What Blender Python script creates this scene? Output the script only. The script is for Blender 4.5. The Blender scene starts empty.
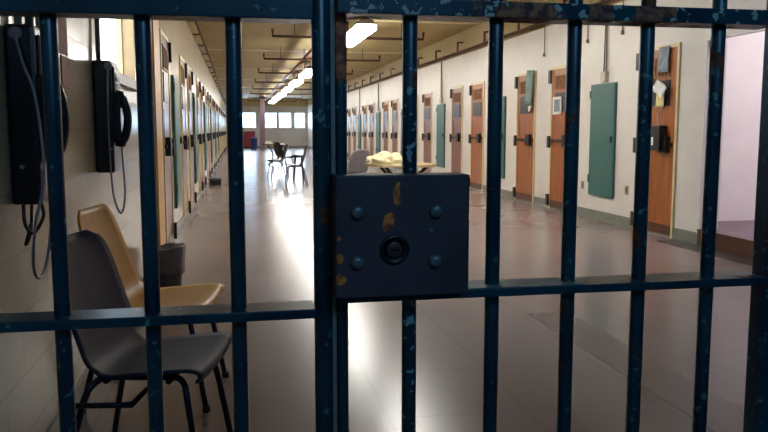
import bpy, bmesh, math, random
from mathutils import Vector, Matrix
random.seed(7)
S = bpy.context.scene
C = S.collection
R = math.radians

# ------------------------------------------------------------------ camera
cam_d = bpy.data.cameras.new('camera')
cam = bpy.data.objects.new('camera', cam_d); C.objects.link(cam)
cam_d.sensor_width = 36.0
cam_d.lens = 760.0 / 768.0 * 36.0
cam_d.clip_start = 0.02; cam_d.clip_end = 300
cam.location = (0, 0, 1.2)
cam.rotation_euler = (R(90 - 6.456), 0, R(-10.879))
S.camera = cam

# ------------------------------------------------------------------ view
S.view_settings.view_transform = 'Standard'
S.view_settings.look = 'None'
S.view_settings.gamma = 1.0
S.view_settings.use_curve_mapping = False
S.view_settings.exposure = 0.2

# ------------------------------------------------------------------ sky seen through the windows
W = bpy.data.worlds.new('sky'); S.world = W; W.use_nodes = True
bg = W.node_tree.nodes['Background']
bg.inputs['Color'].default_value = (0.60, 0.80, 1.0, 1)
bg.inputs['Strength'].default_value = 14.0
LAMP_POWER = 28.0

def area(name, loc, rot, sx, sy, power, col, portal=False):
    d = bpy.data.lights.new(name, 'AREA'); d.shape = 'RECTANGLE'; d.size = sx; d.size_y = sy
    d.energy = power; d.color = col
    o = bpy.data.objects.new(name, d); C.objects.link(o); o.location = loc; o.rotation_euler = rot
    if portal: d.cycles.is_portal = True
    return o
# added dim bluish fill, unseen behind the camera, lighting the gate front
area('added_lobby_fill', (0.5, -1.1, 2.5), (R(28), 0, 0), 1.2, 0.6, 17.0, (0.24, 0.58, 1.0))
# lamp on the ceiling of the side room
area('side_room_lamp', (6.4, 6.2, 3.1), (0, 0, 0), 1.0, 1.0, 60.0, (1.0, 0.95, 1.0))
# daylight portals (outside each window opening)
for x0, x1 in ((0.14, 1.27), (1.85, 2.66), (2.78, 3.62), (3.84, 4.55)):
    area('daylight', ((x0 + x1) / 2, 52.22, 1.85), (R(-90), 0, 0), x1 - x0, 1.05, 1, (1, 1, 1), True)
area('daylight', (-0.86, 5.0, 2.0), (0, R(-90), 0), 0.95, 1.35, 1, (1, 1, 1), True)

# ------------------------------------------------------------------ materials
def lin(r, g, b):
    f = lambda c: (c / 255 / 12.92) if c / 255 <= 0.04045 else ((c / 255 + 0.055) / 1.055) ** 2.4
    return (f(r), f(g), f(b), 1)

def base_mat(name):
    m = bpy.data.materials.new(name); m.use_nodes = True
    nt = m.node_tree
    return m, nt, nt.nodes['Principled BSDF']

def noise_mix(nt, c1, c2, scale, lo=0.4, hi=0.6, detail=4, vec=None):
    n = nt.nodes.new('ShaderNodeTexNoise'); n.inputs['Scale'].default_value = scale; n.inputs['Detail'].default_value = detail
    if vec is None:
        tc = nt.nodes.new('ShaderNodeTexCoord'); vec = tc.outputs['Object']
    nt.links.new(vec, n.inputs['Vector'])
    r = nt.nodes.new('ShaderNodeMapRange'); r.inputs['From Min'].default_value = lo; r.inputs['From Max'].default_value = hi
    nt.links.new(n.outputs['Fac'], r.inputs['Value'])
    mx = nt.nodes.new('ShaderNodeMix'); mx.data_type = 'RGBA'
    nt.links.new(r.outputs['Result'], mx.inputs['Factor'])
    for i, c in ((6, c1), (7, c2)):
        if hasattr(c, 'links'): nt.links.new(c, mx.inputs[i])
        else: mx.inputs[i].default_value = c
    return mx.outputs[2], r.outputs['Result'], n

def simple(name, col, rough=0.5, metal=0.0, var=0.12, scale=14, bump=0.0, spec=0.5, coat=0.0):
    m, nt, b = base_mat(name)
    d = tuple(c * (1 - var) for c in col[:3]) + (1,)
    l = tuple(min(1, c * (1 + var)) for c in col[:3]) + (1,)
    out, fac, n = noise_mix(nt, d, l, scale, 0.3, 0.7)
    nt.links.new(out, b.inputs['Base Color'])
    b.inputs['Roughness'].default_value = rough; b.inputs['Metallic'].default_value = metal
    b.inputs['Specular IOR Level'].default_value = spec
    b.inputs['Coat Weight'].default_value = coat
    if bump:
        bp = nt.nodes.new('ShaderNodeBump'); bp.inputs['Strength'].default_value = bump; bp.inputs['Distance'].default_value = 0.01
        nt.links.new(n.outputs['Fac'], bp.inputs['Height']); nt.links.new(bp.outputs['Normal'], b.inputs['Normal'])
    return m

def block_wall(name, low, high, split=2.78, axis='Y', rough=0.3, spec=0.3, mort=0.86):
    """painted concrete block: blocks 0.4 x 0.2 m, gloss paint, other colour above a paint line"""
    m, nt, b = base_mat(name)
    tc = nt.nodes.new('ShaderNodeTexCoord'); sp = nt.nodes.new('ShaderNodeSeparateXYZ'); nt.links.new(tc.outputs['Object'], sp.inputs[0])
    cb = nt.nodes.new('ShaderNodeCombineXYZ'); nt.links.new(sp.outputs[axis], cb.inputs['X']); nt.links.new(sp.outputs['Z'], cb.inputs['Y'])
    br = nt.nodes.new('ShaderNodeTexBrick'); br.inputs['Scale'].default_value = 1.0
    br.inputs['Brick Width'].default_value = 0.4; br.inputs['Row Height'].default_value = 0.2
    br.inputs['Mortar Size'].default_value = 0.006; br.inputs['Mortar Smooth'].default_value = 0.6
    br.inputs['Color1'].default_value = (1, 1, 1, 1); br.inputs['Color2'].default_value = (0.97, 0.97, 0.97, 1); br.inputs['Mortar'].default_value = (mort, mort, mort, 1)
    nt.links.new(cb.outputs[0], br.inputs['Vector'])
    gt = nt.nodes.new('ShaderNodeMath'); gt.operation = 'GREATER_THAN'; gt.inputs[1].default_value = split; nt.links.new(sp.outputs['Z'], gt.inputs[0])
    dirt, _, n = noise_mix(nt, low, tuple(c * 0.86 for c in low[:3]) + (1,), 1.3, 0.45, 0.8, 6)
    mx = nt.nodes.new('ShaderNodeMix'); mx.data_type = 'RGBA'; nt.links.new(gt.outputs[0], mx.inputs['Factor'])
    nt.links.new(dirt, mx.inputs[6]); mx.inputs[7].default_value = high
    ml = nt.nodes.new('ShaderNodeMix'); ml.data_type = 'RGBA'; ml.blend_type = 'MULTIPLY'; ml.inputs['Factor'].default_value = 1
    nt.links.new(mx.outputs[2], ml.inputs[6]); nt.links.new(br.outputs['Color'], ml.inputs[7])
    nt.links.new(ml.outputs[2], b.inputs['Base Color'])
    b.inputs['Roughness'].default_value = rough; b.inputs['Specular IOR Level'].default_value = spec
    bp = nt.nodes.new('ShaderNodeBump'); bp.inputs['Strength'].default_value = 0.12; bp.inputs['Distance'].default_value = 0.004
    nt.links.new(br.outputs['Fac'], bp.inputs['Height']); bp.invert = True
    nt.links.new(bp.outputs['Normal'], b.inputs['Normal'])
    return m

def floor_mat():
    m, nt, b = base_mat('waxed_floor')
    tc = nt.nodes.new('ShaderNodeTexCoord')
    br = nt.nodes.new('ShaderNodeTexBrick'); br.offset = 0.0; br.inputs['Scale'].default_value = 1.0
    br.inputs['Brick Width'].default_value = 0.6; br.inputs['Row Height'].default_value = 0.6
    br.inputs['Mortar Size'].default_value = 0.008; br.inputs['Mortar Smooth'].default_value = 0.4
    br.inputs['Color1'].default_value = (1, 1, 1, 1); br.inputs['Color2'].default_value = (0.96, 0.96, 0.96, 1); br.inputs['Mortar'].default_value = (0.88, 0.88, 0.88, 1)
    nt.links.new(tc.outputs['Object'], br.inputs['Vector'])
    c, _, n = noise_mix(nt, lin(146, 128, 124), lin(128, 112, 110), 0.35, 0.35, 0.7, 2)
    ml = nt.nodes.new('ShaderNodeMix'); ml.data_type = 'RGBA'; ml.blend_type = 'MULTIPLY'; ml.inputs['Factor'].default_value = 1
    nt.links.new(c, ml.inputs[6]); nt.links.new(br.outputs['Color'], ml.inputs[7])
    nt.links.new(ml.outputs[2], b.inputs['Base Color'])
    n2 = nt.nodes.new('ShaderNodeTexNoise'); n2.inputs['Scale'].default_value = 1.6; n2.inputs['Detail'].default_value = 3
    mp = nt.nodes.new('ShaderNodeMapping'); mp.inputs['Scale'].default_value = (1, 0.8, 1)
    nt.links.new(tc.outputs['Object'], mp.inputs[0]); nt.links.new(mp.outputs[0], n2.inputs['Vector'])
    rr = nt.nodes.new('ShaderNodeMapRange'); rr.inputs['To Min'].default_value = 0.21; rr.inputs['To Max'].default_value = 0.24
    rr.inputs['From Min'].default_value = 0.3; rr.inputs['From Max'].default_value = 0.7
    nt.links.new(n2.outputs['Fac'], rr.inputs['Value']); nt.links.new(rr.outputs[0], b.inputs['Roughness'])
    n3 = nt.nodes.new('ShaderNodeTexNoise'); n3.inputs['Scale'].default_value = 2.5; n3.inputs['Detail'].default_value = 1
    nt.links.new(tc.outputs['Object'], n3.inputs['Vector'])
    bp = nt.nodes.new('ShaderNodeBump'); bp.inputs['Strength'].default_value = 0.06; bp.inputs['Distance'].default_value = 0.01
    nt.links.new(n3.outputs['Fac'], bp.inputs['Height']); nt.links.new(bp.outputs['Normal'], b.inputs['Normal'])
    b.inputs['Specular IOR Level'].default_value = 0.2
    return m

def wood_mat(name, c1, c2, axis_scale=(14, 14, 1.2), rough=0.35):
    m, nt, b = base_mat(name)
    tc = nt.nodes.new('ShaderNodeTexCoord'); mp = nt.nodes.new('ShaderNodeMapping'); mp.inputs['Scale'].default_value = axis_scale
    nt.links.new(tc.outputs['Object'], mp.inputs[0])
    out, fac, n = noise_mix(nt, c1, c2, 2.2, 0.3, 0.7, 6, mp.outputs[0])
    nt.links.new(out, b.inputs['Base Color']); b.inputs['Roughness'].default_value = rough
    return m

def gate_paint(name, rust=0.62, blobs=(), chip=0.66, base=(lin(16, 64, 76), lin(10, 40, 56)), rough=0.32, rcol=(lin(120, 62, 30), lin(66, 34, 26)), pale=lin(70, 118, 112)):
    """layered navy enamel worn down to green undercoat and rust"""
    m, nt, b = base_mat(name)
    tc = nt.nodes.new('ShaderNodeTexCoord'); v = tc.outputs['Object']
    c0, _, _ = noise_mix(nt, base[0], base[1], 9, 0.35, 0.65, 3, v)
    c1, f1, _ = noise_mix(nt, c0, pale, 75, chip, chip + 0.015, 3, v)      # pale green chips
    rc, _, _ = noise_mix(nt, rcol[0], rcol[1], 90, 0.4, 0.6, 3, v)
    n = nt.nodes.new('ShaderNodeTexNoise'); n.inputs['Scale'].default_value = 17; n.inputs['Detail'].default_value = 7
    mp = nt.nodes.new('ShaderNodeMapping'); mp.inputs['Scale'].default_value = (1, 1, 0.5); nt.links.new(v, mp.inputs[0]); nt.links.new(mp.outputs[0], n.inputs['Vector'])
    val = n.outputs['Fac']
    for (x, y, z, rad, amt) in blobs:
        dist = nt.nodes.new('ShaderNodeVectorMath'); dist.operation = 'DISTANCE'; dist.inputs[1].default_value = (x, y, z)
        sc = nt.nodes.new('ShaderNodeMapping'); sc.inputs['Scale'].default_value = (1, 1, 1)
        nt.links.new(v, dist.inputs[0])
        mr = nt.nodes.new('ShaderNodeMapRange'); mr.inputs['From Min'].default_value = 0; mr.inputs['From Max'].default_value = rad
        mr.inputs['To Min'].default_value = amt; mr.inputs['To Max'].default_value = 0
        nt.links.new(dist.outputs['Value'], mr.inputs['Value'])
        ad = nt.nodes.new('ShaderNodeMath'); ad.operation = 'ADD'; nt.links.new(val, ad.inputs[0]); nt.links.new(mr.outputs[0], ad.inputs[1]); val = ad.outputs[0]
    r = nt.nodes.new('ShaderNodeMapRange'); r.inputs['From Min'].default_value = rust; r.inputs['From Max'].default_value = rust + 0.02
    nt.links.new(val, r.inputs['Value'])
    mx = nt.nodes.new('ShaderNodeMix'); mx.data_type = 'RGBA'; nt.links.new(r.outputs[0], mx.inputs['Factor'])
    nt.links.new(c1, mx.inputs[6]); nt.links.new(rc, mx.inputs[7]); nt.links.new(mx.outputs[2], b.inputs['Base Color'])
    ro = nt.nodes.new('ShaderNodeMapRange'); ro.inputs['To Min'].default_value = rough; ro.inputs['To Max'].default_value = 0.8
    nt.links.new(r.outputs[0], ro.inputs['Value']); nt.links.new(ro.outputs[0], b.inputs['Roughness'])
    bp = nt.nodes.new('ShaderNodeBump'); bp.inputs['Strength'].default_value = 0.35; bp.inputs['Distance'].default_value = 0.002
    nt.links.new(n.outputs['Fac'], bp.inputs['Height']); nt.links.new(bp.outputs['Normal'], b.inputs['Normal'])
    return m

def emit(name, col, s):
    m = bpy.data.materials.new(name); m.use_nodes = True; nt = m.node_tree; nt.nodes.clear()
    e = nt.nodes.new('ShaderNodeEmission'); o = nt.nodes.new('ShaderNodeOutputMaterial')
    n = nt.nodes.new('ShaderNodeTexNoise'); n.inputs['Scale'].default_value = 3
    mr = nt.nodes.new('ShaderNodeMapRange'); mr.inputs['To Min'].default_value = s * 0.95; mr.inputs['To Max'].default_value = s * 1.05
    nt.links.new(n.outputs['Fac'], mr.inputs['Value']); nt.links.new(mr.outputs[0], e.inputs['Strength'])
    e.inputs['Color'].default_value = col; nt.links.new(e.outputs[0], o.inputs[0]); return m

def glass_mat():
    m = bpy.data.materials.new('window_glass'); m.use_nodes = True; nt = m.node_tree; nt.nodes.clear()
    t = nt.nodes.new('ShaderNodeBsdfTransparent'); t.inputs[0].default_value = (0.92, 0.96, 1, 1)
    g = nt.nodes.new('ShaderNodeBsdfGlossy'); g.inputs['Roughness'].default_value = 0.05
    fr = nt.nodes.new('ShaderNodeFresnel'); mx = nt.nodes.new('ShaderNodeMixShader'); o = nt.nodes.new('ShaderNodeOutputMaterial')
    ge = nt.nodes.new('ShaderNodeNewGeometry'); iv = nt.nodes.new('ShaderNodeMath'); iv.operation = 'SUBTRACT'; iv.inputs[0].default_value = 1.0; ml = nt.nodes.new('ShaderNodeMath'); ml.operation = 'MULTIPLY'
    nt.links.new(ge.outputs['Backfacing'], iv.inputs[1]); nt.links.new(iv.outputs[0], ml.inputs[0]); nt.links.new(fr.outputs[0], ml.inputs[1]); fr.inputs['IOR'].default_value = 1.5
    nt.links.new(ml.outputs[0], mx.inputs[0]); nt.links.new(t.outputs[0], mx.inputs[1]); nt.links.new(g.outputs[0], mx.inputs[2]); nt.links.new(mx.outputs[0], o.inputs[0])
    return m

CREAM = lin(206, 192, 164); TAN = lin(158, 138, 92)
M = {
 'wall': block_wall('cream_block_wall', CREAM, lin(176, 158, 112), axis='Y', rough=0.19, spec=0.22),
 'wall_r': block_wall('white_block_wall', lin(224, 217, 208), lin(158, 140, 92), axis='Y', rough=0.37, spec=0.35, mort=0.94),
 'wall_x': block_wall('cream_block_wall_end', lin(190, 186, 182), lin(176, 158, 112), axis='X', rough=0.4),
 'lobby': block_wall('lobby_block_wall', lin(90, 92, 100), lin(80, 80, 80), split=9, axis='X', rough=0.5),
 'plaster': simple('pinkish_plaster', lin(234, 226, 228), 0.55, var=0.04, scale=3),
 'ceiling': simple('tan_ceiling', lin(170, 152, 98), 0.6, var=0.06, scale=2),
 'joint': simple('pale_ceiling_joint', lin(216, 204, 168), 0.5, var=0.2, scale=9),
 'floor': floor_mat(),
 'base': simple('grey_green_baseboard', lin(124, 126, 114), 0.35, var=0.12, scale=5),
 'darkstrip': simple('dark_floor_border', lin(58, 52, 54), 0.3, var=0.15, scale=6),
 'lane': simple('darker_floor_lane', lin(106, 90, 92), 0.3, var=0.05, scale=3),
 'purple': simple('dull_purple_lino', lin(112, 92, 104), 0.5),
 'wood': wood_mat('cell_door_wood', lin(180, 106, 50), lin(136, 74, 36)),
 'redwood': wood_mat('redbrown_door_wood', lin(142, 84, 60), lin(106, 58, 46), rough=0.3),
 'sillwood': wood_mat('sill_wood', lin(96, 56, 38), lin(72, 40, 30), (3, 3, 12)),
 'yellowtrim': simple('cream_yellow_door_frame', lin(214, 196, 146), 0.35, var=0.06),
 'tantrim': simple('tan_painted_trim', lin(216, 164, 84), 0.4, var=0.08),
 'ochre': simple('ochre_wood_lining', lin(150, 108, 58), 0.5, var=0.08),
 'whitetrim': simple('white_trim', lin(220, 216, 214), 0.4, var=0.04),
 'black': simple('black_iron', lin(22, 20, 24), 0.4, var=0.3),
 'darkglass': simple('dark_door_glass', lin(24, 26, 44), 0.3, var=0.2, scale=6),
 'grille': simple('ochre_grille', lin(150, 104, 60), 0.5),
 'teal': simple('teal_metal', lin(54, 100, 94), 0.45, var=0.06, scale=4),
 'paper': simple('white_paper', lin(232, 232, 226), 0.7, var=0.03),
 'yellowpaper': simple('yellow_paper', lin(222, 204, 140), 0.7, var=0.04),
 'greypaper': simple('blue_grey_poster', lin(128, 140, 152), 0.6, var=0.3, scale=12),
 'cloth': simple('green_grey_cloth', lin(134, 156, 150), 0.85, var=0.15),
 'redpipe': simple('oxide_red_pipe', lin(104, 42, 38), 0.3, var=0.2, scale=4),
 'brownpipe': simple('brown_pipe', lin(70, 42, 22), 0.6, var=0.2, scale=4),
 'conduit': simple('grey_conduit', lin(120, 116, 108), 0.4, metal=0.3),
 'conduitwhite': simple('painted_conduit', lin(190, 184, 168), 0.4),
 'steel': simple('brushed_steel', lin(150, 152, 158), 0.3, metal=0.9),
 'cordsteel': simple('armoured_cord_steel', lin(158, 156, 166), 0.4, metal=0.2),
 'phone': simple('black_phone_plastic', lin(16, 16, 26), 0.3, var=0.2, spec=0.6),
 'phonegrey': simple('dark_grey_phone_face', lin(44, 54, 66), 0.35, var=0.2),
 'blueshell': simple('navy_moulded_plastic', lin(34, 32, 62), 0.6, var=0.08, scale=30),
 'tanshell': simple('ochre_moulded_plastic', lin(208, 146, 42), 0.45, var=0.05),
 'blackshell': simple('black_moulded_plastic', lin(20, 18, 26), 0.35),
 'greyshell': simple('pale_grey_moulded_plastic', lin(150, 150, 156), 0.4),
 'chromeleg': simple('dark_chair_tube', lin(48, 46, 60), 0.3, metal=0.7),
 'lampbody': simple('grey_lamp_housing', lin(110, 98, 80), 0.5),
 'lamp': emit('lit_lamp_lens', (1.0, 0.97, 0.90, 1), LAMP_POWER),
 'glass': glass_mat(),
 'gate': gate_paint('navy_gate_enamel', 0.68),
 'gate_chip': gate_paint('worn_gate_enamel', 0.575, chip=0.625),
 'gate_pale': gate_paint('pale_chipped_enamel', 0.66, chip=0.60, pale=lin(120, 156, 164)),
 'gate_rail': gate_paint('mottled_rail_enamel', 0.525, chip=0.58, pale=lin(150, 160, 150), rcol=(lin(150, 96, 66), lin(70, 44, 40))),
 'stile': gate_paint('rusty_stile_enamel', 0.60, rcol=(lin(184, 104, 68), lin(116, 66, 50)), blobs=((0.151, 1.1, 1.34, 0.06, 0.25), (0.151, 1.1, 1.28, 0.07, 0.3), (0.151, 1.1, 1.2, 0.05, 0.12), (0.151, 1.1, 0.98, 0.04, 0.1))),
 'lockbox': gate_paint('lock_box_enamel', 0.74, chip=0.74, base=(lin(66, 54, 62), lin(48, 40, 48)), rough=0.6, rcol=(lin(214, 120, 48), lin(128, 62, 34)),
        blobs=((0.217, 1.036, 1.117, 0.008, 0.6), (0.2165, 1.036, 1.109, 0.009, 0.6), (0.218, 1.036, 1.100, 0.008, 0.6), (0.2195, 1.036, 1.125, 0.006, 0.5), (0.205, 1.036, 1.072, 0.013, 0.65), (0.2075, 1.036, 1.080, 0.009, 0.55), (0.201, 1.036, 1.062, 0.009, 0.5),
               (0.138, 1.036, 0.992, 0.014, 0.5), (0.137, 1.036, 1.022, 0.013, 0.45), (0.136, 1.036, 1.05, 0.009, 0.4))),
 'bolt': simple('worn_bolt_head', lin(96, 106, 108), 0.4, metal=0.3, var=0.3, scale=80),
 'keyhole': simple('dark_lock_core', lin(14, 12, 20), 0.35),
 'brass': simple('dull_brass', lin(84, 56, 60), 0.4, metal=0.5),
 'stopgrey': simple('bare_grey_strip', lin(108, 116, 112), 0.5, var=0.15, scale=40),
 'tabletop': simple('tan_laminate', lin(206, 184, 140), 0.35, var=0.06),
 'linen': simple('cream_linen', lin(226, 216, 180), 0.85, var=0.12, scale=20, bump=0.6),
 'bin': simple('grey_translucent_bag', lin(112, 106, 108), 0.35, var=0.25, scale=12),
 'bindark': simple('dark_grey_bin', lin(92, 86, 90), 0.5),
 'redboard': simple('maroon_board', lin(122, 30, 44), 0.5),
 'bluebin': simple('blue_plastic', lin(30, 60, 130), 0.4),
 'pinksign': simple('faded_pink_paper', lin(178, 138, 128), 0.7, var=0.14, scale=40),
}

# ------------------------------------------------------------------ mesh helpers
class MB:
    def __init__(s): s.bm = bmesh.new()
    def box(s, x0, y0, z0, x1, y1, z1, bevel=0.0):
        b2 = bmesh.new(); bmesh.ops.create_cube(b2, size=1)
        for v in b2.verts:
            v.co = ((x0 + x1) / 2 + v.co.x * (x1 - x0), (y0 + y1) / 2 + v.co.y * (y1 - y0), (z0 + z1) / 2 + v.co.z * (z1 - z0))
        if bevel: bmesh.ops.bevel(b2, geom=b2.edges[:], offset=bevel, segments=2, affect='EDGES', profile=0.6)
        s.merge(b2); return s
    def merge(s, b2):
        me = bpy.data.meshes.new('tmp'); b2.to_mesh(me); b2.free(); s.bm.from_mesh(me); bpy.data.meshes.remove(me)
    def tube(s, pts, r, n=10, smooth=0, cap=True, closed=False):
        pts = [Vector(p) for p in pts]
        if smooth:
            q = []
            P = [pts[0] * 2 - pts[1]] + pts + [pts[-1] * 2 - pts[-2]]
            for i in range(1, len(P) - 2):
                for k in range(smooth):
                    t = k / smooth; a, b, c, d = P[i - 1:i + 3]
                    q.append(0.5 * ((2 * b) + (c - a) * t + (2 * a - 5 * b + 4 * c - d) * t * t + (3 * b - a - 3 * c + d) * t ** 3))
            q.append(pts[-1]); pts = q
        rs = r if isinstance(r, (list, tuple)) else [r] * len(pts)
        if len(rs) != len(pts): rs = [rs[min(len(rs) - 1, int(i * len(rs) / len(pts)))] for i in range(len(pts))]
        rings = []; up = None
        for i, p in enumerate(pts):
            d = (pts[min(i + 1, len(pts) - 1)] - pts[max(i - 1, 0)]).normalized()
            if up is None:
                up = Vector((0, 0, 1)) if abs(d.z) < 0.9 else Vector((0, 1, 0))
            a = d.cross(up).normalized(); up = a.cross(d).normalized()
            rings.append([s.bm.verts.new(p + (a * math.cos(2 * math.pi * k / n) + up * math.sin(2 * math.pi * k / n)) * rs[i]) for k in range(n)])
        for i in range(len(rings) - 1):
            for k in range(n):
                f = s.bm.faces.new((rings[i][k], rings[i][(k + 1) % n], rings[i + 1][(k + 1) % n], rings[i + 1][k])); f.smooth = True
        if cap: s.bm.faces.new(rings[0][::-1]); s.bm.faces.new(rings[-1])
        return s
    def lathe(s, prof, axis, c, n=24):
        """prof: (radius, height along axis)"""
        ax = Vector(axis).normalized(); t = Vector((0, 0, 1)) if abs(ax.z) < 0.9 else Vector((1, 0, 0))
        a = ax.cross(t).normalized(); b = ax.cross(a); c = Vector(c); rings = []
        for r, h in prof:
            rings.append([s.bm.verts.new(c + ax * h + (a * math.cos(2 * math.pi * k / n) + b * math.sin(2 * math.pi * k / n)) * max(r, 1e-4)) for k in range(n)])
        for i in range(len(rings) - 1):
            for k in range(n):
                f = s.bm.faces.new((rings[i][k], rings[i][(k + 1) % n], rings[i + 1][(k + 1) % n], rings[i + 1][k])); f.smooth = True
        s.bm.faces.new(rings[0][::-1]); s.bm.faces.new(rings[-1]); return s
    def quad(s, *p):
        s.bm.faces.new([s.bm.verts.new(q) for q in p]); return s
    def build(s, name, mat, parent=None, mod=None):
        bmesh.ops.recalc_face_normals(s.bm, faces=s.bm.faces[:])
        me = bpy.data.meshes.new(name); s.bm.to_mesh(me); s.bm.free()
        o = bpy.data.objects.new(name, me); C.objects.link(o)
        me.materials.append(M[mat] if isinstance(mat, str) else mat)
        if parent is not None: o.parent = parent
        return o

def tag(o, label, cat, group=None, kind=None):
    o['label'] = label; o['category'] = cat
    if group: o['group'] = group
    if kind: o['kind'] = kind
    return o
def thing(name, label, cat, loc=(0, 0, 0), rot=0, group=None, kind=None):
    o = bpy.data.objects.new(name, None); C.objects.link(o); o.empty_display_size = 0.1
    o.location = loc; o.rotation_euler = (0, 0, R(rot)); return tag(o, label, cat, group, kind)
def struct(name, mb, mat, parent=None):
    o = mb.build(name, mat, parent)
    if parent is None: o['kind'] = 'structure'
    return o
def sempty(name, loc):
    o = bpy.data.objects.new(name, None); C.objects.link(o); o.location = loc; o['kind'] = 'structure'; o.empty_display_size = 0.1; return o
def copy_tree(o, parent=None):
    c = o.copy(); C.objects.link(c)
    if parent is not None: c.parent = parent
    for ch in list(o.children): copy_tree(ch, c)
    return c

XL, XR, YF, H = -0.70, 4.72, 52.0, 3.27

# ------------------------------------------------------------------ shell
struct('floor', MB().box(-0.9, -3.0, -0.2, 8.2, 52.2, 0.0), 'floor')
struct('ceiling', MB().box(-0.9, -3.0, H, 8.2, 52.2, H + 0.2), 'ceiling')
wl = MB()                                                  # window opening Y 4.32..5.70, Z 1.52..2.45
wl.box(XL - 0.12, -3, 0, XL, 4.32, H).box(XL - 0.12, 5.70, 0, XL, 52.2, H).box(XL - 0.12, 4.32, 0, XL, 5.70, 1.52).box(XL - 0.12, 4.32, 2.45, XL, 5.70, H)
struct('wall_left', wl, 'wall')
wr = MB()                                                  # doorway opening Y 6.15..7.10, Z 0..2.13
wr.box(XR, -3, 0, XR + 0.2, 5.3, H).box(XR, 7.12, 0, XR + 0.2, 52.2, H).box(XR, 5.3, 2.13, XR + 0.2, 7.12, H)
struct('wall_right', wr, 'wall_r')
wf = MB()
xs = [XL, 0.14, 1.27, 1.85, 2.66, 2.78, 3.62, 3.84, 4.55, XR]
for i in range(0, len(xs) - 1):
    if i % 2 == 0: wf.box(xs[i], YF, 0, xs[i + 1], YF + 0.2, H)
    else: wf.box(xs[i], YF, 0, xs[i + 1], YF + 0.2, 1.33).box(xs[i], YF, 2.36, xs[i + 1], YF + 0.2, H)
struct('wall_far', wf, 'wall_x')
struct('wall_back', MB().box(-0.9, -3.2, -0.2, 8.2, -3.0, H), 'lobby')
gw = MB().box(0.90, 1.04, 0, XR, 1.16, H).box(XL, 1.04, 2.3, 0.90, 1.16, H)
struct('wall_gate', gw, 'lobby')
# side room behind the doorway
struct('wall_alcove', MB().box(XR + 0.2, 7.75, 0, 8.2, 7.9, H).box(8.0, 4.0, 0, 8.2, 7.75, H).box(XR + 0.2, 3.9, 0, 8.2, 4.0, H), 'plaster')
struct('floor_alcove', MB().box(XR + 0.03, 4.0, 0.0, 8.0, 7.75, 0.165), 'purple')
struct('trim_1', MB().box(XR - 0.012, 5.3, 0.0, XR + 0.03, 7.12, 0.15).box(XR - 0.02, 5.3, 0.15, XR + 0.05, 7.12, 0.172), 'sillwood')
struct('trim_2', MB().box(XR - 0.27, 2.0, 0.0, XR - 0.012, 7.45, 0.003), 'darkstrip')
struct('trim_3', MB().box(XR - 0.012, 5.3, 2.10, XR, 7.12, 2.125).box(XR - 0.01, 7.1, 0.17, XR + 0.21, 7.12, 2.1), 'whitetrim')
struct('baseboard_right', MB().box(XR - 0.012, 7.12, 0, XR, 52, 0.13).box(XR - 0.018, 7.12, 0.0, XR, 52, 0.03), 'base')
struct('baseboard_left', MB().box(XL, 1.2, 0, XL + 0.012, 52, 0.12), 'base')
struct('baseboard_far', MB().box(XL, YF - 0.012, 0, XR, YF, 0.12), 'base')
k = 4
for i in range(7):
    y = 14.53 + 5.9 * i
    struct('trim_%d' % k, MB().box(XL, y - 0.07, H - 0.015, XR, y + 0.07, H), 'joint'); k += 1
# tan boxed pilaster beside the first cell door on the phone wall
struct('trim_%d' % k, MB().box(XL, 6.75, 0.0, XL + 0.03, 7.25, 2.6, 0.004), 'tantrim'); k += 1
# column far down the hall
struct('column_1', MB().box(1.36, 46.8, 0, 1.66, 47.1, H, 0.02), 'purple')

# thin darker lane laid on the floor
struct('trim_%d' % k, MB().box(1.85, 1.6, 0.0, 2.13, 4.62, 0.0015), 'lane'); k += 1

# ------------------------------------------------------------------ windows
n_w = 1
for x0, x1 in ((0.14, 1.27), (1.85, 2.66), (2.78, 3.62), (3.84, 4.55)):
    w = sempty('window_%d' % n_w, ((x0 + x1) / 2, YF + 0.1, 1.33)); n_w += 1
    hx = (x1 - x0) / 2
    f = MB().box(-hx, -.03, 0, -hx + .04, .03, 1.03).box(hx - .04, -.03, 0, hx, .03, 1.03).box(-hx, -.03, 0, hx, .03, .04).box(-hx, -.03, .99, hx, .03, 1.03)
    f.build('window_frame', 'whitetrim', w)
    MB().box(-hx + .04, -.004, .04, hx - .04, .004, .99).build('pane', 'glass', w)
    MB().box(-hx - .03, -.13, -.03, hx + .03, -.03, 0.0).build('window_sill', 'whitetrim', w)
w = sempty('window_%d' % n_w, (XL - 0.08, 5.01, 1.52))
f = MB()
for a, b in ((-.69, -.66), (.66, .69)): f.box(-.03, a, 0, .0, b, .93)
f.box(-.03, -.69, 0, 0, .69, .03).box(-.03, -.69, .90, 0, .69, .93)
f.build('window_frame', 'tantrim', w)
MB().box(-.018, -.66, .03, -.012, .66, .90).build('pane', 'glass', w)
MB().box(.04, -.69, -.05, .12, .74, .012).build('window_sill', 'sillwood', w)
MB().box(.0, .672, .012, .08, .69, .93).build('reveal_lining', 'ochre', w)

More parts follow.
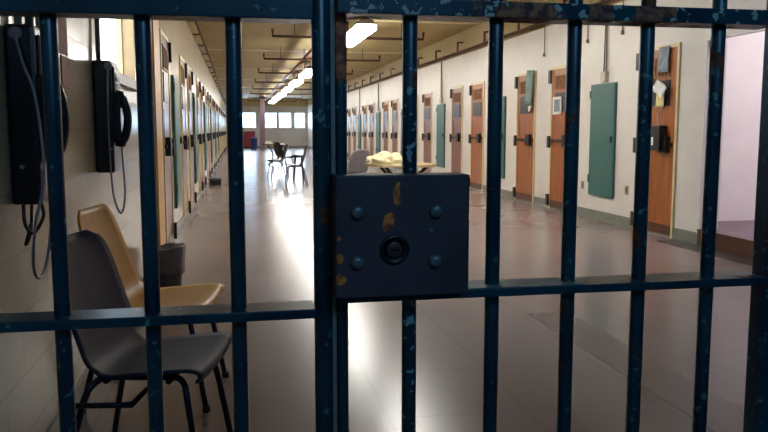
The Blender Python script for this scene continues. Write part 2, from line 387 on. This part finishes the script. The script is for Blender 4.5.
# ------------------------------------------------------------------ cell doors
def cell_door(n, x, y, side, near, wood='wood', style=0):
    """side +1: wall at +X facing -X; door faces into the hall. local frame: +X out of the wall, +Y along the wall"""
    d = sempty('door_%d' % n, (x, y, 0)); d.rotation_euler = (0, 0, math.pi if side > 0 else 0)
    w, h = 0.37, 2.10
    MB().box(0.0, -w - .04, 0, .02, -w, h + .04).box(0, w, 0, .02, w + .04, h + .04).box(0, -w, h, .02, w, h + .04).build('door_frame', 'yellowtrim', d)
    leaf = MB().box(0.0, -w, .03, .012, w, h)
    leaf.box(.012, -w + .06, 1.02, .02, -w + .10, 1.40)
    leaf.build('door_leaf', wood, d)
    MB().box(.012, -.25, 1.47, .022, .25, 1.75, .003).build('window_pane', 'darkglass', d)
    g = MB()
    for q in range(7): g.box(.013, -.24 + q * .075, 1.80, .024, -.24 + q * .075 + .02, 2.0)
    g.box(.013, -.26, 1.78, .024, .26, 1.80).box(.013, -.26, 2.0, .024, .26, 2.02)
    g.build('vent_grille', 'grille', d)
    # hinges on the far edge, latch bar with a box, kick bracket
    hs = -1 if side > 0 else 1
    for z0, z1 in ((1.9, 2.1), (.93, 1.11), (.05, .22)):
        MB().box(.0, hs * (w + .05) - .04, z0, .05, hs * (w + .05) + .04, z1, .006).build('hinge', 'black', d)
    MB().box(.02, -w + .02, 1.02, .04, w - .02, 1.06).box(.02, -hs * w * .55 - .08, .95, .07, -hs * w * .55 + .08, 1.13, .005).build('latch', 'black', d)
    MB().box(.012, -w + .01, .03, .02, w - .01, .14).build('kick_plate', 'sillwood', d)
    return d
nd = 1
RT = [9.30 + 4.05 * i for i in range(10)]
doorsR = []
for i, t in enumerate(RT):
    for s_ in (-1.31, 1.30):
        cell_door(nd, XR, t + s_, 1, i == 0, 'wood' if i < 2 else 'redwood'); nd += 1
LT = [9.15 + 4.05 * i for i in range(10)]
for i, t in enumerate(LT):
    for s_ in (-1.25, 1.28):
        cell_door(nd, XL, t + s_, -1, False, 'redwood'); nd += 1

# ------------------------------------------------------------------ teal panels, conduits
def ordinal(i): return ['first', 'second', 'third', 'fourth', 'fifth', 'sixth', 'seventh', 'eighth', 'ninth', 'tenth'][i]
def panel(side, y, label):
    t = thing('access_panel', label, 'wall panel', (XR - .002 if side > 0 else XL + .002, y, 0), 180 if side > 0 else 0, 'teal panels between the cell doors')
    MB().box(0, -.34, .33, .03, .34, 1.80, .004).build('panel_door', 'teal', t)
    MB().box(.03, -.31, .36, .034, .31, 1.77, .001).build('raised_face', 'teal', t)
    MB().box(.034, .27, 1.04, .055, .295, 1.12, .003).build('handle', 'black', t)
    for z in (.5, 1.62): MB().box(.02, -.352, z, .04, -.33, z + .1).build('hinge', 'teal', t)
    return t
for i, t in enumerate(RT[:8]):
    panel(1, t, '%s teal metal panel from the gate on the wall opposite the phones' % ordinal(i))
for i, t in enumerate(LT[:6]):
    panel(-1, t - .1, '%s teal metal panel from the gate on the wall with the phones' % ordinal(i))
for i, t in enumerate(RT[:6]):
    c = thing('junction_box', 'junction box with a conduit rising above the %s teal panel opposite the phones' % ordinal(i), 'electrical box', (XR, t - .02, 1.82), 180, 'conduit boxes above the teal panels')
    MB().box(0, -.07, 0, .05, .07, .13, .004).build('box', 'conduitwhite', c)
    MB().tube([(.02, -.03, .12), (.02, -.015, .95)], .009, 8).tube([(.02, .03, .12), (.02, .015, .95)], .009, 8).build('conduit', 'conduit', c)
for y, z in ((9.81, 2.39), (8.85, 2.39), (13.4, 2.4), (11.3, 2.35)):
    lab = {9.81: 'short grey conduit high on the wall between first teal panel and second door', 8.85: 'short grey conduit high between the first wooden door and first teal panel',
           13.4: 'short grey conduit high above the second teal panel opposite the phones', 11.3: 'short grey conduit high between the second and third wooden doors'}[y]
    c = thing('wall_conduit', lab, 'conduit', (XR, y, z), 180, 'short conduits high on the white wall')
    MB().tube([(.02, 0, .03), (.02, 0, .75 if z < 2.395 else .4)], .008, 8).build('pipe', 'conduit', c)
    MB().lathe([(.012, 0), (.02, .01), (.02, .04), (.01, .06)], (0, 0, 1), (.022, 0, -.02), 12).build('fitting', 'conduit', c)
for y, z, l in ((9.86, .44, 'small wall socket low down between the first teal panel and second wooden door'), (8.64, .46, 'small wall socket low down between the first wooden door and first teal panel')):
    c = thing('wall_socket', l, 'socket', (XR, y, z), 180, 'sockets beside the first teal panel')
    MB().box(0, -.035, -.055, .012, .035, .055, .003).build('face_plate', 'pinksign', c)
    MB().box(.012, -.012, -.03, .014, .012, .03).build('outlet', 'black', c)

# ------------------------------------------------------------------ papers on the wooden doors
def sheet(name, label, cat, side, y, z, w, h, mat, group=None, tilt=0.0, off=.03, thick=.003, wob=.006):
    """slightly curled sheet fixed on a door"""
    t = MB(); N = 6
    x0 = (XR - off)
    top = []
    for i in range(N + 1):
        for j in range(2):
            pass
    vs = {}
    for i in range(N + 1):
        for j in range(N + 1):
            u = i / N - .5; v = j / N - .5
            yy = u * w; zz = v * h
            cy = yy * math.cos(tilt) - zz * math.sin(tilt); cz = yy * math.sin(tilt) + zz * math.cos(tilt)
            for k_, dx in enumerate((0, thick)):
                vs[i, j, k_] = t.bm.verts.new((-dx - wob * (math.sin(i * 1.3 + y) * .5 + .5) - wob * (.5 - v) * 1.5, cy, cz))
    for i in range(N):
        for j in range(N):
            for k_ in (0, 1):
                f = t.bm.faces.new((vs[i, j, k_], vs[i + 1, j, k_], vs[i + 1, j + 1, k_], vs[i, j + 1, k_])); f.smooth = True
    for i in range(N):
        for a, b in (((i, 0), (i + 1, 0)), ((i + 1, N), (i, N)), ((0, i + 1), (0, i)), ((N, i), (N, i + 1))):
            t.bm.faces.new((vs[a + (0,)], vs[b + (0,)], vs[b + (1,)], vs[a + (1,)]))
    o = t.build(name, mat); o.location = (x0, y, z)
    return tag(o, label, cat, group)
sheet('poster', 'blue-grey poster at the top of the door closest to the gate', 'poster', 1, 7.86, 1.98, .22, .28, 'greypaper')
sheet('paper_sheet', 'white sheet stuck out crooked over the window of the door closest to the gate', 'paper', 1, 7.86, 1.66, .24, .13, 'paper', None, .5, .05, wob=.02)
sheet('paper_sheet', 'yellow sheet under the crooked white one on the door closest to the gate', 'paper', 1, 7.89, 1.54, .17, .17, 'yellowpaper', None, .0, .035)
sheet('paper_sheet', 'small white note beside the dark window of the door closest to the gate', 'paper', 1, 8.14, 1.74, .11, .12, 'paper', None, .1, .03)
sheet('cloth', 'grey-green cloth hanging over the top corner of the third wooden door', 'cloth', 1, 11.80, 1.88, .26, .56, 'cloth', None, .05, .03, .01, .02)
sheet('paper_sheet', 'white corner of paper below the grey-green cloth on the third door', 'paper', 1, 11.78, 1.57, .16, .10, 'paper', None, -.5, .035)
nf = thing('framed_notice', 'small notice in a white frame on the second wooden door opposite the phones', 'notice', (XR - .025, 10.74, 1.56), 180)
MB().box(0, -.15, -.13, .012, .15, -.09).box(0, -.15, .09, .012, .15, .13).box(0, -.15, -.09, .012, -.11, .09).box(0, .11, -.09, .012, .15, .09).build('frame', 'paper', nf)
MB().box(0, -.11, -.09, .006, .11, .09).build('notice_sheet', 'greypaper', nf)
# padlock box and cord on the first door
pb = thing('lock_case', 'black lock case with a white tag on the wooden door closest to the gate', 'lock', (XR - .02, 7.88, .97), 180)
MB().box(0, -.11, 0, .09, .11, .28, .01).build('case', 'black', pb)
MB().box(.09, -.07, .06, .094, -.01, .15, .001).build('label_tag', 'paper', pb)
MB().tube([(.05, .02, .27), (.04, -.02, .40), (.03, .03, .47)], .007, 8, 4).build('cord', 'conduitwhite', pb)
MB().box(.01, -.36, .08, .03, -.1, .12).build('strap', 'black', pb)

# wooden half-height partition just inside the doorway
pt = thing('wooden_partition', 'low brown wooden partition inside the raised doorway next to the last bar', 'partition', (XR + .06, 5.75, 0.172))
MB().box(0, -.4, 0, .04, .42, 1.35).build('board', 'sillwood', pt)
MB().box(-.01, .42, 0, .05, .45, 1.35).build('edge_strip', 'whitetrim', pt)

# ------------------------------------------------------------------ pipes
def wallpipe(x, z, side, label):
    p = thing('sprinkler_pipe', label, 'pipe', (x, 1.3, z), 0)
    MB().tube([(0, 0, 0), (0, 50.5, 0)], .024, 10).build('main_run', 'brownpipe', p)
    for i in range(20 if side > 0 else 24):
        y = 7.3 + 1.78 * i
        if side > 0: MB().tube([(0, y, 0), (0, y, .21), (.112, y, .21)], .024, 8).build('branch', 'redpipe', p)
        else: MB().tube([(0, y, 0), (-.113, y, 0)], .018, 8).build('branch', 'redpipe', p)
wallpipe(4.60, 2.82, 1, 'brown pipe running along the top of the wall opposite the phones')
wallpipe(-.585, 2.86, -1, 'brown pipe running along the top of the wall with the phones')
mp = thing('sprinkler_pipe', 'red-brown pipe running down the hall under the ceiling beside the lamps', 'pipe', (1.735, 1.3, 3.034))
MB().tube([(0, 0, 0), (0, 50.3, 0)], .035, 12).build('main_run', 'redpipe', mp)
for i in range(9):
    y = 14.85 - 1.3 + (i - 1) * 4.72 + .3
    MB().tube([(0, y, 0), (0, y, .235)], .008, 6).build('hanger_rod', 'conduit', mp)
for i in range(9):
    y = 10.13 + 4.72 * i
    lab = '%s brown crosswise ceiling pipe from the gate, with upturned ends' % ordinal(i)
    c = thing('cross_pipe', lab, 'pipe', (0, y, 2.975), 0, 'crosswise pipes under the ceiling')
    MB().tube([(.70, 0, .13), (.705, 0, 0), (1.0, 0, -.005), (3.3, 0, -.005), (3.64, 0, 0), (3.645, 0, .13)], .026, 8).build('pipe', 'brownpipe', c)
    for x in (1.12, 3.2): MB().tube([(x, 0, 0), (x, 0, .294)], .008, 6).build('hanger_rod', 'brownpipe', c)

# ------------------------------------------------------------------ lamps
def make_lamp():
    t = thing('ceiling_lamp', '', 'lamp', (0, 0, 0), 0, 'hanging ceiling lamps')
    # housing: shallow trough, 2.5 m long
    hb = MB()
    L = 1.30
    pr = [(-.09, .16), (.09, .16), (.16, .07), (-.16, .07)]
    v0 = [hb.bm.verts.new((x, -L, z)) for x, z in pr]; v1 = [hb.bm.verts.new((x, L, z)) for x, z in pr]
    for a in range(4): hb.bm.faces.new((v0[a], v0[(a + 1) % 4], v1[(a + 1) % 4], v1[a]))
    hb.bm.faces.new(v0[::-1]); hb.bm.faces.new(v1)
    hb.build('housing', 'lampbody', t)
    MB().box(-.165, -L - .01, -.02, .165, L + .01, .068, .012).build('lens', 'lamp', t)
    for y in (-.9, .9): MB().tube([(0, y, .16), (0, y, .41)], .012, 8).build('hanger', 'brownpipe', t)
    return t
lamp0 = make_lamp()
for i in range(9):
    o = lamp0 if i == 0 else copy_tree(lamp0)
    o.location = (2.13, 9.18 + 4.72 * i, 2.86)
    o['label'] = '%s lit ceiling lamp from the gate in the line down the hall' % ordinal(i)

# ------------------------------------------------------------------ payphones
def payphone(y, z, label, cordpts, bracket):
    t = thing('payphone', label, 'telephone', (XL, y, z))
    # body: origin at the wall, y 0 = side facing the gate
    b = MB().box(0.002, 0, 0, .092, .23, .56, .012).box(.09, .02, .30, .104, .21, .53, .006)
    b.build('body', 'phone', t)
    MB().box(.104, .05, .36, .107, .18, .50, .002).build('dial_plate', 'phonegrey', t)
    kb = MB()
    for r_ in range(4):
        for c_ in range(3): kb.box(.107, .065 + c_ * .037, .37 + r_ * .03, .111, .085 + c_ * .037, .388 + r_ * .03)
    kb.build('keypad_buttons', 'steel', t)
    MB().box(.088, .0, .15, .128, .075, .40, .008).build('cradle', 'phone', t)
    MB().box(.128, .01, .325, .140, .06, .345, .003).build('hook', 'phone', t)
    # handset: curved grip with two cups
    hx = .124
    MB().tube([(hx - .0, .035, .15), (hx + .022, .035, .19), (hx + .034, .035, .27), (hx + .022, .035, .35), (hx - .0, .035, .39)], .021, 12, 5)\
        .lathe([(.02, -.03), (.032, -.028), (.034, 0), (.026, .018), (.015, .02)], (1, 0, .2), (hx + .005, .035, .38), 18)\
        .lathe([(.02, -.03), (.032, -.028), (.034, 0), (.026, .018), (.015, .02)], (1, 0, -.2), (hx + .005, .035, .16), 18).build('handset', 'phone', t)
    MB().lathe([(.020, 0), (.020, .006), (.014, .010)], (0, -1, 0), (bracket[0], 0.002, bracket[1]), 20).build('cord_collar', 'cordsteel', t)
    MB().lathe([(.007, 0), (.007, .004)], (0, -1, 0), (bracket[0] - .0, 0.0, .12), 12).build('screw', 'cordsteel', t)
    MB().tube(cordpts, .0048, 8, 8).build('cord', 'cordsteel', t)
    return t
phone_two = payphone(4.02, .985, 'black payphone beside the bright window in the block wall, farther from the gate',
         [(.078, -.008, .53), (.075, -.02, .42), (.072, -.02, .20), (.075, -.012, .0), (.085, -.01, -.13), (.115, 0, -.205), (.135, .01, -.10), (.125, .03, .10), (.128, .035, .125)], (.078, .53))
phone_one = payphone(2.55, .965, 'black payphone on the wall closest to the gate bars, above the blue chair',
         [(.038, -.008, .53), (.06, -.02, .44), (.095, -.035, .33), (.11, -.04, .10), (.075, -.03, -.06), (.05, .02, -.20), (.045, .12, -.255), (.05, .21, -.20), (.08, .16, -.06), (.12, .06, .06), (.128, .035, .12)], (.038, .53))
# loose cable below phone one, conduits above the phones
MB().tube([(.03, .02, .0), (.035, .01, -.06), (.06, .0, -.09), (.09, .01, -.04), (.085, .02, .0)], .006, 8, 5).tube([(.05, .04, 0), (.045, .03, -.09), (.03, .02, -.13), (.05, .02, -.06)], .005, 8, 4).build('loose_wire', 'black', phone_one)
c = thing('wall_conduit', 'dark grey conduit running up the wall above the payphone beside the window', 'conduit', (XL, 4.10, 1.545))
MB().tube([(.02, 0, 0), (.02, 0, .95)], .011, 8).build('pipe', 'conduit', c)
for y, r_, m_, l in ((2.66, .012, 'conduitwhite', 'pale'), (2.80, .014, 'conduit', 'grey'), (2.93, .012, 'conduitwhite', 'white')):
    c = thing('wall_conduit', '%s conduit rising above the payphone closest to the gate' % l, 'conduit', (XL, y, 1.53), 0, 'conduits above the payphone')
    MB().tube([(.02, 0, 0), (.02, 0, .9)], r_, 8).build('pipe', m_, c)
# pink notice and small bright bracket between the phones
def wallsheet(name, label, cat, y, z, w, h, mat):
    o = MB().box(0, -w / 2, -h / 2, .004, w / 2, h / 2, .001).build(name, mat); o.location = (XL, y, z); return tag(o, label, cat)
wallsheet('pink_notice', 'faded pink notice on the wall between the two payphones', 'notice', 3.46, 1.44, .24, .13, 'pinksign')
wallsheet('pink_notice', 'long faded pink strip of paper high on the wall between the two payphones', 'notice', 3.36, 1.64, .22, .26, 'pinksign')
# ------------------------------------------------------------------ chairs
def shell_bm(nu=28, nv=14, wide=1.0, corner=.10, lift=.022):
    prof = [(.205, .405), (.222, .432), (.19, .445), (.10, .438), (0, .428), (-.06, .422), (-.115, .434), (-.148, .468), (-.170, .53), (-.198, .62), (-.223, .71), (-.245, .79), (-.262, .855)]
    P = [Vector((a, 0, b)) for a, b in prof]
    Q = [P[0] * 2 - P[1]] + P + [P[-1] * 2 - P[-2]]
    def at(t):
        t = min(max(t, 0), .9999) * (len(P) - 1); i = int(t); t -= i; a, b, c, d = Q[i:i + 4]
        return 0.5 * ((2 * b) + (c - a) * t + (2 * a - 5 * b + 4 * c - d) * t * t + (3 * b - a - 3 * c + d) * t ** 3)
    def width(t):
        if t < .10: return .175 + .05 * math.sin(min(1, t / .10) * math.pi / 2)
        if t < .5: return .225 - .005 * (t - .1) / .4
        w = .22 + .02 * math.sin((t - .5) / .5 * math.pi) - .03 * (t - .5) / .5
        if t > .86: w -= corner * (1 - math.sqrt(max(0, 1 - ((t - .86) / .14) ** 2)))
        return w
    mb = MB(); vs = []
    for i in range(nu + 1):
        t = i / nu; p = at(t); d = (at(min(1, t + .01)) - at(max(0, t - .01))).normalized()
        nrm = Vector((-d.z, 0, d.x)) * -1                         # towards the sitter
        if nrm.z < 0 and t < .5: nrm = -nrm
        if t >= .5 and nrm.x < 0: nrm = -nrm
        row = []
        for j in range(nv + 1):
            v = j / nv * 2 - 1
            q = p + Vector((0, v * width(t) * wide, 0)) + nrm * (lift * (.55 if t < .5 else 1) * abs(v) ** 2.5)
            row.append(mb.bm.verts.new(q))
        vs.append(row)
    for i in range(nu):
        for j in range(nv):
            f = mb.bm.faces.new((vs[i][j], vs[i + 1][j], vs[i + 1][j + 1], vs[i][j + 1])); f.smooth = True
    return mb
def chair(name, label, loc, rot, mat, group=None, scale=1.0, corner=.10):
    t = thing(name, label, 'chair', loc, rot, group); t.scale = scale if isinstance(scale, tuple) else (scale,) * 3
    s = shell_bm(corner=corner).build('seat_shell', mat, t)
    md = s.modifiers.new('thick', 'SOLIDIFY'); md.thickness = .009; md.offset = -1
    for sy in (-1, 1):
        MB().tube([(.10, sy * .13, .418), (.15, sy * .15, .405), (.175, sy * .18, .33), (.225, sy * .215, .012)], .011, 10, 5).build('leg', 'chromeleg', t)
        MB().tube([(-.08, sy * .13, .415), (-.13, sy * .15, .40), (-.165, sy * .18, .33), (-.235, sy * .215, .012)], .011, 10, 5).build('leg', 'chromeleg', t)
        for x in (.226, -.236): MB().lathe([(.014, 0), (.016, .012), (.013, .03)], (0, 0, 1), (x, sy * .2155, 0), 12).build('foot_cap', 'black', t)
    MB().tube([(.11, -.17, .411), (.11, .17, .411)], .010, 8).tube([(-.09, -.17, .411), (-.09, .17, .411)], .010, 8)\
        .tube([(-.11, -.13, .411), (.13, -.13, .411)], .010, 8).tube([(-.11, .13, .411), (.13, .13, .411)], .010, 8).build('under_frame', 'chromeleg', t)
    return t
b = chair('moulded_chair', 'dark blue moulded plastic chair beside the wall just behind the gate bars', (-.30, 2.60, 0), -12.5, 'blueshell')
MB().lathe([(.007, 0), (.007, .004)], (1, 0, .25), (-.220, .10, .72), 12).build('rivet', 'steel', b)
MB().tube([(-.20, -.20, .34), (-.0, -.20, .345), (-.0, .2, .345), (-.20, .2, .34)], .010, 8).build('book_rack', 'chromeleg', b)
chair('moulded_chair', 'ochre yellow moulded plastic chair behind the dark blue one', (-.372, 3.50, 0), -9, 'tanshell', None, (1.14, 1.08, 1.0), .045)
chair('moulded_chair', 'black chair in the middle of the hall, closest of them to the gate', (1.25, 16.7, 0), 180, 'blackshell', 'black chairs down the hall')
chair('moulded_chair', 'black chair in the hall behind the closest black chair', (1.00, 19.4, 0), 165, 'blackshell', 'black chairs down the hall')
chair('moulded_chair', 'black chair in the hall farther off than the other two black chairs', (1.30, 22.0, 0), 30, 'blackshell', 'black chairs down the hall')
chair('moulded_chair', 'pale grey chair half hidden above the lock box, behind the round table', (2.05, 13.6, 0), 120, 'greyshell')

# ------------------------------------------------------------------ tables
def ngon_table(label, loc, mat, r=.48, h=.75, rot=0, group=None, n=8):
    t = thing('table', label, 'table', loc, rot, group)
    tp = MB().lathe([(r - .015, h - .035), (r, h - .03), (r, h - .005), (r - .008, h)], (0, 0, 1), (0, 0, 0), n)
    for f in tp.bm.faces: f.smooth = False
    tp.build('tabletop', mat, t)
    for a in range(4):
        an = R(45 + 90 * a); c_, s_ = math.cos(an), math.sin(an)
        MB().tube([(c_ * .38, s_ * .38, h - .035), (c_ * .20, s_ * .20, h - .2), (c_ * .12, s_ * .12, .35), (c_ * .16, s_ * .16, .12), (c_ * .34, s_ * .34, .015)], .022, 10, 4).build('leg', 'black', t)
    return t
ngon_table('tan topped round table carrying a heap of cream linen', (2.17, 10.0, 0), 'tabletop')
lh = MB(); bmesh.ops.create_icosphere(lh.bm, subdivisions=4, radius=1)
from mathutils import noise
for v in lh.bm.verts:
    p = v.co.copy(); d = 1 + .35 * noise.noise(p * 2.3) + .12 * noise.noise(p * 6)
    z = max(p.z, -.15)
    v.co = Vector((p.x * .27 * d, p.y * .20 * d, (z + .15) * .125 * d))
for f in lh.bm.faces: f.smooth = True
lo = lh.build('linen_heap', 'linen'); lo.location = (1.96, 10.0, .7505)
tag(lo, 'heap of cream linen lying on the round table above the lock box', 'linen')
ngon_table('dark table far down the hall beyond the black chairs', (1.28, 26.5, 0), 'blackshell', .42, .72)
pc = MB().box(-.12, -.16, 0, .12, .16, .05, .01).box(-.1, -.12, .05, .09, .12, .10, .02).build('folded_towel', 'paper'); pc.location = (1.05, 26.5, .7205)
tag(pc, 'folded white towel on the dark table far down the hall', 'towel')
st = thing('stool', 'round black stool on the floor between the two black chairs', 'stool', (1.42, 18.2, 0))
MB().lathe([(.15, .55), (.17, .56), (.17, .59), (.15, .61), (.02, .615)], (0, 0, 1), (0, 0, 0), 20).build('seat', 'blackshell', st)
for a in range(4):
    c_, s_ = math.cos(R(45 + 90 * a)), math.sin(R(45 + 90 * a))
    MB().tube([(c_ * .10, s_ * .10, .555), (c_ * .17, s_ * .17, .0)], .014, 8).build('leg', 'chromeleg', st)

# ------------------------------------------------------------------ small floor objects
wb = thing('waste_bin', 'grey waste bin with a bag liner on the floor behind the ochre chair', 'waste bin', (-.53, 5.85, 0))
MB().lathe([(.085, 0), (.09, .01), (.115, .30), (.12, .305), (.108, .30), (.085, .02)], (0, 0, 1), (0, 0, 0), 24).build('bin', 'bindark', wb)
bg_ = MB().lathe([(.118, .12), (.122, .20), (.128, .30), (.134, .325), (.12, .335), (.09, .25)], (0, 0, 1), (0, 0, 0), 28)
for v in bg_.bm.verts:
    a = math.atan2(v.co.y, v.co.x); v.co.z += .006 * math.sin(a * 5) + .012 * math.cos(a); v.co.x *= 1 + .05 * math.sin(a * 7)
bg_.build('bin_bag', 'bin', wb)
db = thing('dark_crate', 'low dark crate on the floor against the far stretch of the wall with the phones', 'crate', (-.50, 17.2, 0), 5)
MB().box(-.12, -.22, 0, .12, .22, .10, .01).build('crate_body', 'black', db)
MB().box(-.13, -.23, .10, .13, .23, .13, .004).build('rim', 'blueshell', db)
rb = thing('red_cabinet', 'maroon cabinet against the far wall under the end window', 'cabinet', (.75, 51.6, 0))
MB().box(-.42, -.25, .08, .42, .28, 1.12, .01).build('body', 'redboard', rb)
for s_ in (-1, 1): MB().box(s_ * .21 - .19, -.27, .14, s_ * .21 + .19, -.25, 1.06, .004).build('door', 'redboard', rb)
MB().box(-.40, -.20, 0, .40, .24, .08).build('plinth', 'black', rb)
bb = thing('blue_bin', 'blue bin standing by the column at the end of the hall', 'bin', (1.02, 48.0, 0))
MB().lathe([(.17, 0), (.18, .02), (.21, .66), (.22, .67)], (0, 0, 1), (0, 0, 0), 16).build('bin', 'bluebin', bb)
MB().lathe([(.225, .67), (.225, .69), (.18, .74), (.05, .76)], (0, 0, 1), (0, 0, 0), 16).build('lid', 'bluebin', bb)

# ------------------------------------------------------------------ gate and fixed panel
G = 1.10
BR = .0112
fx = thing('barred_screen', 'fixed navy screen of upright steel bars on the side of the payphones', 'barred screen', (0, 0, 0))
# built in world coordinates: thing origin stays at the floor under the post
def rail(parent, x0, x1, z0, z1, depth, name, mat):
    return MB().box(x0, G - depth / 2, z0, x1, G + depth / 2, z1, .0018).build(name, mat, parent)
for i in range(4):
    x = -.0025 - .1205 * i
    MB().tube([(x, G, .03), (x, G, 2.3)], BR, 16).build('bar', 'gate', fx)
x = -.0025 - .1205 * 4
MB().tube([(x, G, .03), (x, G, 2.3)], BR, 16).build('bar', 'gate', fx)
rail(fx, XL, .107, 1.352, 1.385, .05, 'top_rail', 'gate')
rail(fx, XL, .107, .930, .944, .06, 'middle_rail', 'gate')
rail(fx, XL, .107, .03, .06, .05, 'bottom_rail', 'gate')
MB().tube([(.1195, G, 0), (.1195, G, 2.3)], .0132, 20).build('hinge_post', 'gate_chip', fx)
MB().box(.1327, G - .006, .03, .1388, G + .02, 2.3).build('stop_strip', 'stopgrey', fx)

gt = thing('barred_gate', 'navy steel barred gate with a heavy lock box', 'gate', (0, 0, 0))
MB().tube([(.1480, G, .05), (.1480, G, 2.28)], .0090, 16).build('stile', 'stile', gt)
for x in (.2500, .3810, .5055, .6260, .7475):
    MB().tube([(x, G, .05), (x, G, 2.28)], BR, 16).build('bar', 'gate_pale' if x < .3 else ('gate_chip' if x > .5 else 'gate'), gt)
rail(gt, .1405, .835, 1.362, 1.385, .055, 'top_rail', 'gate_rail')
rail(gt, .1405, .835, .951, .964, .065, 'middle_rail', 'gate')
rail(gt, .1405, .835, .05, .08, .05, 'bottom_rail', 'gate')
# bright worn top of the middle rail close to the lock
MB().box(.330, G - .030, .9641, .52, G + .028, .9650, .0003).build('worn_patch', 'stopgrey', gt)
lb = MB().box(.1315, 1.036, .9655, .3220, 1.0905, 1.1375, .002).build('lock_box', 'lockbox', gt)
for (x, z) in ((.1617, 1.0868), (.2740, 1.0862), (.1612, 1.0163), (.2733, 1.0153)):
    MB().lathe([(.0085, -.002), (.0095, .002), (.0090, .006), (.006, .0085), (.002, .009)], (0, -1, 0), (x, 1.036, z), 20).build('bolt_head', 'bolt', lb)
kc = MB().lathe([(.0205, -.002), (.0210, .003), (.0195, .0045), (.0160, .0045), (.0150, .0015), (.002, .0015)], (0, -1, 0), (.2138, 1.036, 1.0330), 32).build('lock_cylinder', 'keyhole', lb)
MB().lathe([(.0115, .001), (.0115, .0038), (.010, .0045), (.002, .0045)], (0, -1, 0), (.2138, 1.036, 1.0330), 24).build('lock_plug', 'brass', kc)
MB().box(.2070, 1.0308, 1.0322, .2206, 1.0320, 1.0342).build('key_slot', 'keyhole', kc)
# edge flange and chips on the box
MB().box(.3220, 1.040, .9655, .3245, 1.088, 1.1365, .0008).build('edge_plate', 'gate_chip', lb)
# jamb at the closing side
jb = thing('gate_jamb', 'dark navy steel post where the gate meets the end wall', 'post', (0, 0, 0))
MB().box(.842, G - .018, 0, .898, G + .018, 2.3, .003).build('post', 'gate', jb)
MB().box(.880, G - .024, 0, .897, G - .018, 2.3).build('cover_strip', 'gate', jb)
